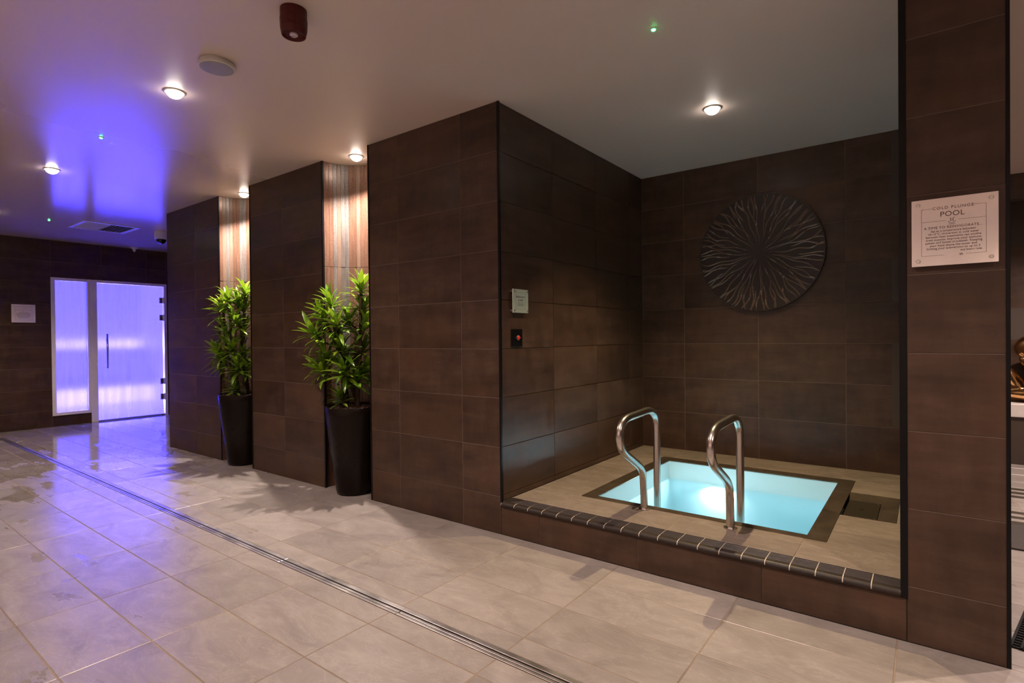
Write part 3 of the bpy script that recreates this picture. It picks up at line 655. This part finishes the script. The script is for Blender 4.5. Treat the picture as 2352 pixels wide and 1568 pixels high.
# alarm button
ap = thing('alarm_button', 'black wall plate with a round red emergency button', 'alarm button', (XE, 0.171, 1.204)); ap.rotation_euler = (0, 0, math.pi / 2)
link('plate', B(((-0.055, -0.010, -0.055), (0.055, -0.0004, 0.055)), bev=0.002), 'black_trim', ap)
bt = link('button', L([(0.0135, -0.010), (0.0135, -0.016), (0.010, -0.020), (0.005, -0.0215)], axis='y', cx=0.008, cy=0.0, seg=24), 'button_red', ap, smooth=True)
link('bezel', L([(0.0165, -0.010), (0.0165, -0.013), (0.0138, -0.014), (0.0138, -0.010)], axis='y', cx=0.008, cy=0.0, seg=24, cap=False), 'steel', ap)
for x in (-0.026, 0.036): link('screw', L([(0.0025, -0.0099), (0.0025, -0.0115)], axis='y', cx=x, cy=0.0, seg=10), 'steel', ap)

# ------------------------------------------------------------------ ceiling fittings
def downlight(x, y, label, power, col, group, size=math.radians(134), rad=0.016, blend=0.9):
    t = thing('downlight', label, 'downlight', (x, y, H), group)
    link('lamp_trim', L([(0.058, -0.0005), (0.058, -0.004), (0.050, -0.007), (0.044, -0.004), (0.044, -0.0005)], cap=False, seg=28), 'lamp_trim', t)
    link('lens', L([(0.043, -0.0006)] + [(0.043 * math.cos(a), -0.004 - 0.034 * math.sin(a)) for a in (0.0, 0.3, 0.6, 0.9, 1.2, 1.45)], seg=24), 'lamp_white', t, smooth=True)
    ld = bpy.data.lights.new('spot', 'SPOT'); ld.energy = power; ld.color = col; ld.spot_size = size; ld.spot_blend = blend; ld.shadow_soft_size = rad
    lo = bpy.data.objects.new('spot', ld); C.objects.link(lo); lo.parent = t; lo.location = (0, 0, -0.06)
G1 = 'downlights along the hall ceiling'
downlight(-2.982, -1.255, 'bright downlight beside the white ceiling disc', P_ROOM * 0.7, WARM, G1)
downlight(-5.34, -1.27, 'small bright downlight at the far left of the ceiling', P_ROOM * 0.3, WARM, G1)
downlight(-7.70, -1.27, 'downlight at the ceiling edge near the steam room sign', P_ROOM * 1.1, WARM, G1)
downlight(-0.62, -1.27, 'hall downlight in front of the alcove, left of the right pier', P_ROOM * 1.25, WARM, G1)
downlight(1.74, -1.27, 'hall downlight to the right of the right pier', P_ROOM, WARM, G1)
for x, nm in ((-7.70, 'leftmost'), (-5.34, 'second from the left'), (-2.98, 'third from the left'), (-0.62, 'fourth from the left'), (1.74, 'rightmost')):
    downlight(x, -5.80, 'added fill downlight washing the pale wall behind the camera, ' + nm, P_ROOM * (0.35 if x < -4 else 1.4), WARM, G1)  # unseen row, added as fill and to brighten the wall the sign reflects
downlight(1.55, 3.3, 'added downlight over the floor in front of the gold sculpture', P_ROOM * 1.8, WARM, G1)  # unseen lamp, added to brighten the sculpture and the floor around it
downlight(1.74, 1.0, 'unseen downlight over the dark sheet beside the right pier', P_ROOM * 1.6, WARM, G1)  # unseen lamp for the right-hand room
downlight(-4.877, 0.115, 'downlight over the farther plant niche', P_NICHE, (1.0, 0.84, 0.75), 'niche downlights', math.radians(108), 0.016, 1.0)
downlight(-3.10, 0.106, 'downlight over the nearer plant niche', P_NICHE, (1.0, 0.84, 0.75), 'niche downlights', math.radians(108), 0.016, 1.0)
downlight(-0.587, 0.937, 'warm downlight over the plunge pool', P_ALCOVE, WARM2, None, math.radians(104), 0.016)
def led(x, y, label, strength=1.0):
    t = thing('indicator_light', label, 'indicator', (x, y, H), 'green indicator lights')
    link('bezel', L([(0.016, -0.0005), (0.016, -0.003), (0.010, -0.005)], seg=18), 'white_plastic', t)
    link('led', L([(0.0095, -0.0045), (0.0095, -0.007), (0.005, -0.010)], seg=14), 'led_green', t)
led(-0.524, -0.16, 'tiny green light on the ceiling in front of the alcove'); led(-4.157, -1.27, 'tiny green light on the ceiling between two downlights'); led(-7.79, -0.73, 'tiny green light on the ceiling left of the vent')
fa = thing('fire_sounder', 'dark red fire alarm sounder hanging from the ceiling', 'fire alarm', (-1.715, -1.275, H))
link('body', L([(0.056, -0.0005), (0.056, -0.035), (0.0575, -0.045), (0.056, -0.085), (0.050, -0.112), (0.046, -0.112), (0.040, -0.104)], seg=32), 'red_plastic', fa, smooth=False)
for a in (2.3, 5.6): link('clip', B(((0.05, -0.012, -0.075), (0.062, 0.012, -0.045)), bev=0.003), 'red_plastic', fa).rotation_euler = (0, 0, a)
link('lens', L([(0.018, -0.103), (0.018, -0.110), (0.010, -0.116)], cx=0.0, seg=16), 'clear_lens', fa)
cd = thing('ceiling_sensor', 'flat white round sensor disc on the ceiling', 'sensor', (-2.445, -1.265, H))
link('base_ring', L([(0.080, -0.0005), (0.080, -0.012), (0.087, -0.014), (0.087, -0.028), (0.084, -0.031), (0.080, -0.031)], seg=40), 'white_plastic', cd)
link('face', L([(0.079, -0.0305), (0.079, -0.0325), (0.06, -0.034)], seg=40), 'grey_plastic', cd)
vt = thing('ceiling_vent', 'square slatted air vent in the purple ceiling', 'vent', (-7.785, -0.18, H))
hw, fw = 0.30, 0.045
for lo, hi in (((-hw, -hw), (hw, -hw + fw)), ((-hw, hw - fw), (hw, hw)), ((-hw, -hw + fw), (-hw + fw, hw - fw)), ((hw - fw, -hw + fw), (hw, hw - fw))):
    link('frame', B(((lo[0], lo[1], -0.010), (hi[0], hi[1], -0.0005)), bev=0.002), 'white_plastic', vt)
link('duct', B(((-hw + fw, -hw + fw, -0.0015), (hw - fw, hw - fw, -0.0005))), 'dark_hole', vt)
sm = B(((-hw + fw, -0.001, -0.010), (hw - fw, 0.001, 0.010)), bev=0.0); sme = bpy.data.meshes.new('slat'); sm.to_mesh(sme); sm.free(); sme.materials.append(M['white_plastic'])
for k in range(14):
    o = bpy.data.objects.new('slat', sme); C.objects.link(o); o.parent = vt; o.location = (0, -hw + fw + 0.018 + k * 0.0365, -0.009); o.rotation_euler = (math.radians(50 if k < 7 else -50), 0, 0)
dc = thing('dome_camera', 'white dome security camera beside the far pier', 'camera', (-7.62, 0.40, H))
link('housing', L([(0.082, -0.0005), (0.082, -0.085), (0.078, -0.095), (0.060, -0.098)], seg=32), 'white_plastic', dc, smooth=False)
link('dome', L([(0.060, -0.0975)] + [(0.058 * math.cos(a), -0.098 - 0.058 * math.sin(a)) for a in (0.2, 0.5, 0.8, 1.1, 1.4)], seg=28), 'smoked_dome', dc, smooth=True)
kn = thing('sprinkler_head', 'small white cone fitting at the ceiling edge above the steam door', 'sprinkler', (-9.30, 0.65, H))
link('rose', L([(0.055, -0.0005), (0.055, -0.006), (0.045, -0.012)], seg=24), 'white_plastic', kn); link('head', L([(0.03, -0.0115), (0.022, -0.04), (0.010, -0.062)], seg=20), 'white_plastic', kn)

# ------------------------------------------------------------------ potted plants
def leaf_mesh(seed):
    rng = random.Random(seed); Ln = rng.uniform(0.135, 0.185); wd = rng.uniform(0.0125, 0.0175); arch = rng.uniform(0.30, 0.85); n = 6
    V, F = [], []; y = z = 0.0
    for i in range(n + 1):
        s = i / n; ww = wd * (math.sin(math.pi * min(1, 0.12 + 0.88 * s)) ** 0.7 if i < n else 0.02) * (0.75 if i == 0 else 1)
        a = -arch * s * s
        if i: y += Ln / n * math.cos(a); z += Ln / n * math.sin(a)
        V += [(-ww, y, z + 0.25 * ww), (0, y, z), (ww, y, z + 0.25 * ww)]
    for i in range(n):
        a = 3 * i; F += [(a, a + 1, a + 4, a + 3), (a + 1, a + 2, a + 5, a + 4)]
    me = bpy.data.meshes.new('leaf'); me.from_pydata(V, [], F); me.materials.append(M['leaf'])
    for p in me.polygons: p.use_smooth = True
    return me, Ln
LEAVES = [leaf_mesh(i) for i in range(6)]
def plant(cx, cy, ros, label, seed):
    rng = random.Random(seed)
    t = thing('potted_plant', label, 'potted plant', (cx, cy, 0), 'potted dracaenas in the niches')
    pot = link('pot', L([(0.125, 0.001), (0.138, 0.006), (0.146, 0.03), (0.175, 0.25), (0.203, 0.48), (0.217, 0.62), (0.220, 0.680), (0.217, 0.684), (0.210, 0.682), (0.205, 0.655)], seg=48, cap=False), 'pot', t, smooth=True)
    link('pot_base', L([(0.02, 0.002), (0.126, 0.0015)], seg=32), 'pot', t)
    link('soil', L([(0.206, 0.655), (0.15, 0.662), (0.05, 0.668)], seg=32), 'pebble', t)
    pb = bmesh.new()
    for _ in range(260):
        a = rng.uniform(0, 6.28); r = 0.2 * math.sqrt(rng.random()); m4 = Matrix.Translation((r * math.cos(a), r * math.sin(a), 0.667 + rng.uniform(0, 0.006)))
        bmesh.ops.create_icosphere(pb, subdivisions=1, radius=rng.uniform(0.006, 0.011), matrix=m4 @ Matrix.Diagonal((1, 1, 0.7, 1)))
    link('pebbles', pb, 'pebble', t)['kind'] = 'stuff'
    bases = [(0.03, 0.0), (-0.045, -0.02), (0.0, 0.05), (-0.02, -0.06)]
    # trunks: four canes, rosettes branch from the nearest cane
    canes = []
    for k in range(4):
        mem = [r for i, r in enumerate(ros) if i % 4 == k]; top = max(mem, key=lambda r: r[2])
        b = Vector((*bases[k], 0.655)); e = Vector(top)
        midp = b.lerp(e, 0.5) + Vector((rng.uniform(-.02, .02), rng.uniform(-.02, .02), 0))
        pts = spline([b, b.lerp(midp, 0.5) * 1.0, midp, e], 6); canes.append(pts)
        link('cane', tube(bmesh.new(), pts, [0.021 - 0.010 * i / len(pts) for i in range(len(pts))], 9), 'bark', t, smooth=True)
    count = 0; per = 28; fol = bmesh.new()
    for i, r in enumerate(ros):
        r = Vector(r)
        cane = min(canes, key=lambda c: min((p - r).length for p in c))
        cand = [p for p in cane if p.z < r.z - 0.04] or cane[:2]
        st_ = min(cand, key=lambda p: (p - r).length)
        if (st_ - r).length > 0.05: link('twig', tube(bmesh.new(), spline([st_, st_.lerp(r, 0.55) + Vector((0, 0, -0.015)), r], 5), 0.0075, 7), 'bark', t, smooth=True)
        out = Vector((r.x, r.y, 0)); ax = (Vector((0, 0, 1)) + out * 3.2 * (1.0 if r.z < 1.45 else 0.55)).normalized()
        q = ax.to_track_quat('Z', 'Y')
        for j in range(per):
            for tr in range(12):
                f = j / per; az = j * 2.39996 + rng.uniform(-.3, .3) + tr * 0.9; el = math.radians(82 - 92 * f ** 0.8 + rng.uniform(-10, 10))
                if r.z < 0.8: el = math.radians(70 - 70 * f)
                me, Ln = LEAVES[rng.randrange(6)]; s = rng.uniform(0.85, 1.25) * (1.0 if r.z > 0.8 else 0.7)
                d = q @ Vector((math.cos(el) * math.cos(az), math.cos(el) * math.sin(az), math.sin(el)))
                base = r - ax * (0.075 * f) + d * 0.004; tip = base + d * Ln * s + Vector((0, 0, -0.03))
                ok = True
                for pnt in (tip, base + d * Ln * s * 0.6):
                    wx, wy = pnt.x, cy + pnt.y
                    if wy > -0.02 and (abs(wx) > 0.285 or math.hypot(wx, wy) > 0.285): ok = False
                    if wy <= -0.02 and wy > -0.04 and abs(wx) > 0.30: pass
                if ok: break
            if not ok: continue
            yv = d; up = Vector((0, 0, 1)) if abs(d.z) < 0.97 else -ax.cross(d).cross(d)
            up = (ax + Vector((0, 0, 0.4))); xv = yv.cross(up).normalized(); zv = xv.cross(yv)
            ml = Matrix.Translation(base) @ Matrix(((xv.x, yv.x, zv.x, 0), (xv.y, yv.y, zv.y, 0), (xv.z, yv.z, zv.z, 0), (0, 0, 0, 1))) @ Matrix.Diagonal((s, s, s, 1))
            if j % 2 == 0 and count < 300:
                o = bpy.data.objects.new('leaf', me); C.objects.link(o); o.parent = t; o.matrix_local = ml; count += 1
            else:
                vv = [fol.verts.new(ml @ vx.co) for vx in me.vertices]
                for pl in me.polygons: fol.faces.new([vv[i2] for i2 in pl.vertices]).smooth = True
    link('foliage', fol, 'leaf', t)['kind'] = 'stuff'
    return t
R2 = [(0.05, 0.04, 1.61), (-0.1, -0.14, 1.5), (-0.21, -0.13, 1.4), (-0.01, -0.15, 1.32), (-0.07, 0.01, 1.35), (0.02, 0.08, 1.46), (0.09, 0.04, 1.31), (-0.15, -0.24, 1.24), (0.0, -0.12, 1.15), (-0.18, -0.13, 1.08), (-0.12, 0.01, 1.04), (-0.02, 0.11, 1.13), (-0.14, -0.2, 0.97), (0.06, -0.14, 0.97), (0.08, -0.04, 0.9), (0.07, 0.06, 0.96), (-0.02, -0.12, 0.77)]
R1 = [(0.02, 0.02, 1.67), (-0.05, -0.1, 1.59), (-0.08, 0.0, 1.58), (-0.15, -0.11, 1.52), (-0.02, 0.04, 1.52), (0.05, -0.09, 1.39), (-0.12, -0.09, 1.27), (0.02, 0.01, 1.29), (-0.14, -0.17, 1.09), (0.01, -0.12, 1.13), (0.01, 0.01, 1.07), (-0.2, -0.09, 1.0), (0.06, -0.08, 0.95), (0.03, 0.02, 0.93), (0.02, -0.09, 0.76)]
plant(-3.115, 0.07, R2, 'green leafy plant in a dark pot, in the niche nearer the pool', 11)
plant(-4.86, 0.07, R1, 'green leafy plant in a dark pot, in the niche nearer the steam door', 23)

# ------------------------------------------------------------------ right-hand room
ct = thing('plinth_counter', 'dark low plinth with a white marble top under the gold sculpture', 'plinth', (1.6, 4.3, 0))
for a, b in ((0.73, 1.3), (1.3, 1.9), (1.9, 2.5)): child('front_panel', B(((a + 0.002, 4.13, 0.0), (b - 0.002, 4.15, 0.43)), bev=0.002), 'cabinet', ct)
child('carcass', B(((0.735, 4.15, 0.001), (2.495, 4.61, 0.43))), 'black_trim', ct)
child('marble_top', B(((0.732, 4.115, 0.431), (2.51, 4.608, 0.552)), bev=0.006), 'marble', ct)
bm = bmesh.new()
def blob(x, y, z, sx, sy, sz, ry=0): bmesh.ops.create_icosphere(bm, subdivisions=3, radius=1.0, matrix=Matrix.Translation((x, y, z)) @ Matrix.Rotation(ry, 4, 'Y') @ Matrix.Diagonal((sx, sy, sz, 1)))
blob(0, 0, 0.06, 0.24, 0.17, 0.075); blob(0.06, 0, 0.24, 0.13, 0.11, 0.19, 0.2); blob(-0.02, -0.01, 0.50, 0.13, 0.10, 0.115, -0.5); blob(0.03, 0, 0.40, 0.09, 0.085, 0.10)
blob(-0.14, -0.06, 0.19, 0.05, 0.05, 0.15, -0.5); blob(-0.15, -0.02, 0.11, 0.06, 0.07, 0.09); blob(0.0, -0.10, 0.30, 0.16, 0.045, 0.05, 0.75); blob(0.10, -0.11, 0.11, 0.13, 0.06, 0.06)
gs = link('gold_sculpture', bm, 'gold', None, (1.30, 4.37, 0.570), True)
tag(gs, 'shiny gold curled figure sculpture on the marble plinth', 'sculpture')
md = gs.modifiers.new('remesh', 'REMESH'); md.mode = 'VOXEL'; md.voxel_size = 0.012; md.use_smooth_shade = True
md = gs.modifiers.new('smooth', 'SMOOTH'); md.iterations = 6
for i, (y, lab) in enumerate(((2.92, 'three dark bars across the floor farther right'), (2.18, 'three dark bars across the floor by the dark sheet'))):
    t = thing('floor_bars', lab, 'floor grille', (1.5, y, 0))
    for k in range(3): child('dark_bar', B(((0.73, y - 0.16 + k * 0.13, 0.0006), (2.3, y - 0.11 + k * 0.13, 0.004)), bev=0.001), 'dark_steel', t)  # flat dark bars laid on the tiles, three to a set
tag(link('floor_sheet', B(((0.75, 1.46, 0.001), (2.2, 1.98, 0.012)), bev=0.004), 'sheet_dark'), 'thin dark brown sheet lying on the floor right of the pier', 'mat')  # plain thin dark sheet on the tiles
lm = thing('lattice_mat', 'black open lattice mat at the bottom right corner', 'mat', (1.2, 0.3, 0)); lm.rotation_euler = (0, 0, math.radians(-12))
a0 = math.radians(-12); ca, sa = math.cos(a0), math.sin(a0)
for k in range(18):
    link('lattice_strip', B(((-0.42, -0.21 + k * 0.025, 0.001), (0.45, -0.205 + k * 0.025 + 0.004, 0.007)), bev=0.0008), 'black_trim', lm)
for k in range(30): link('lattice_strip', B(((-0.42 + k * 0.03, -0.21, 0.0072), (-0.411 + k * 0.03, 0.225, 0.010)), bev=0.0008), 'black_trim', lm)
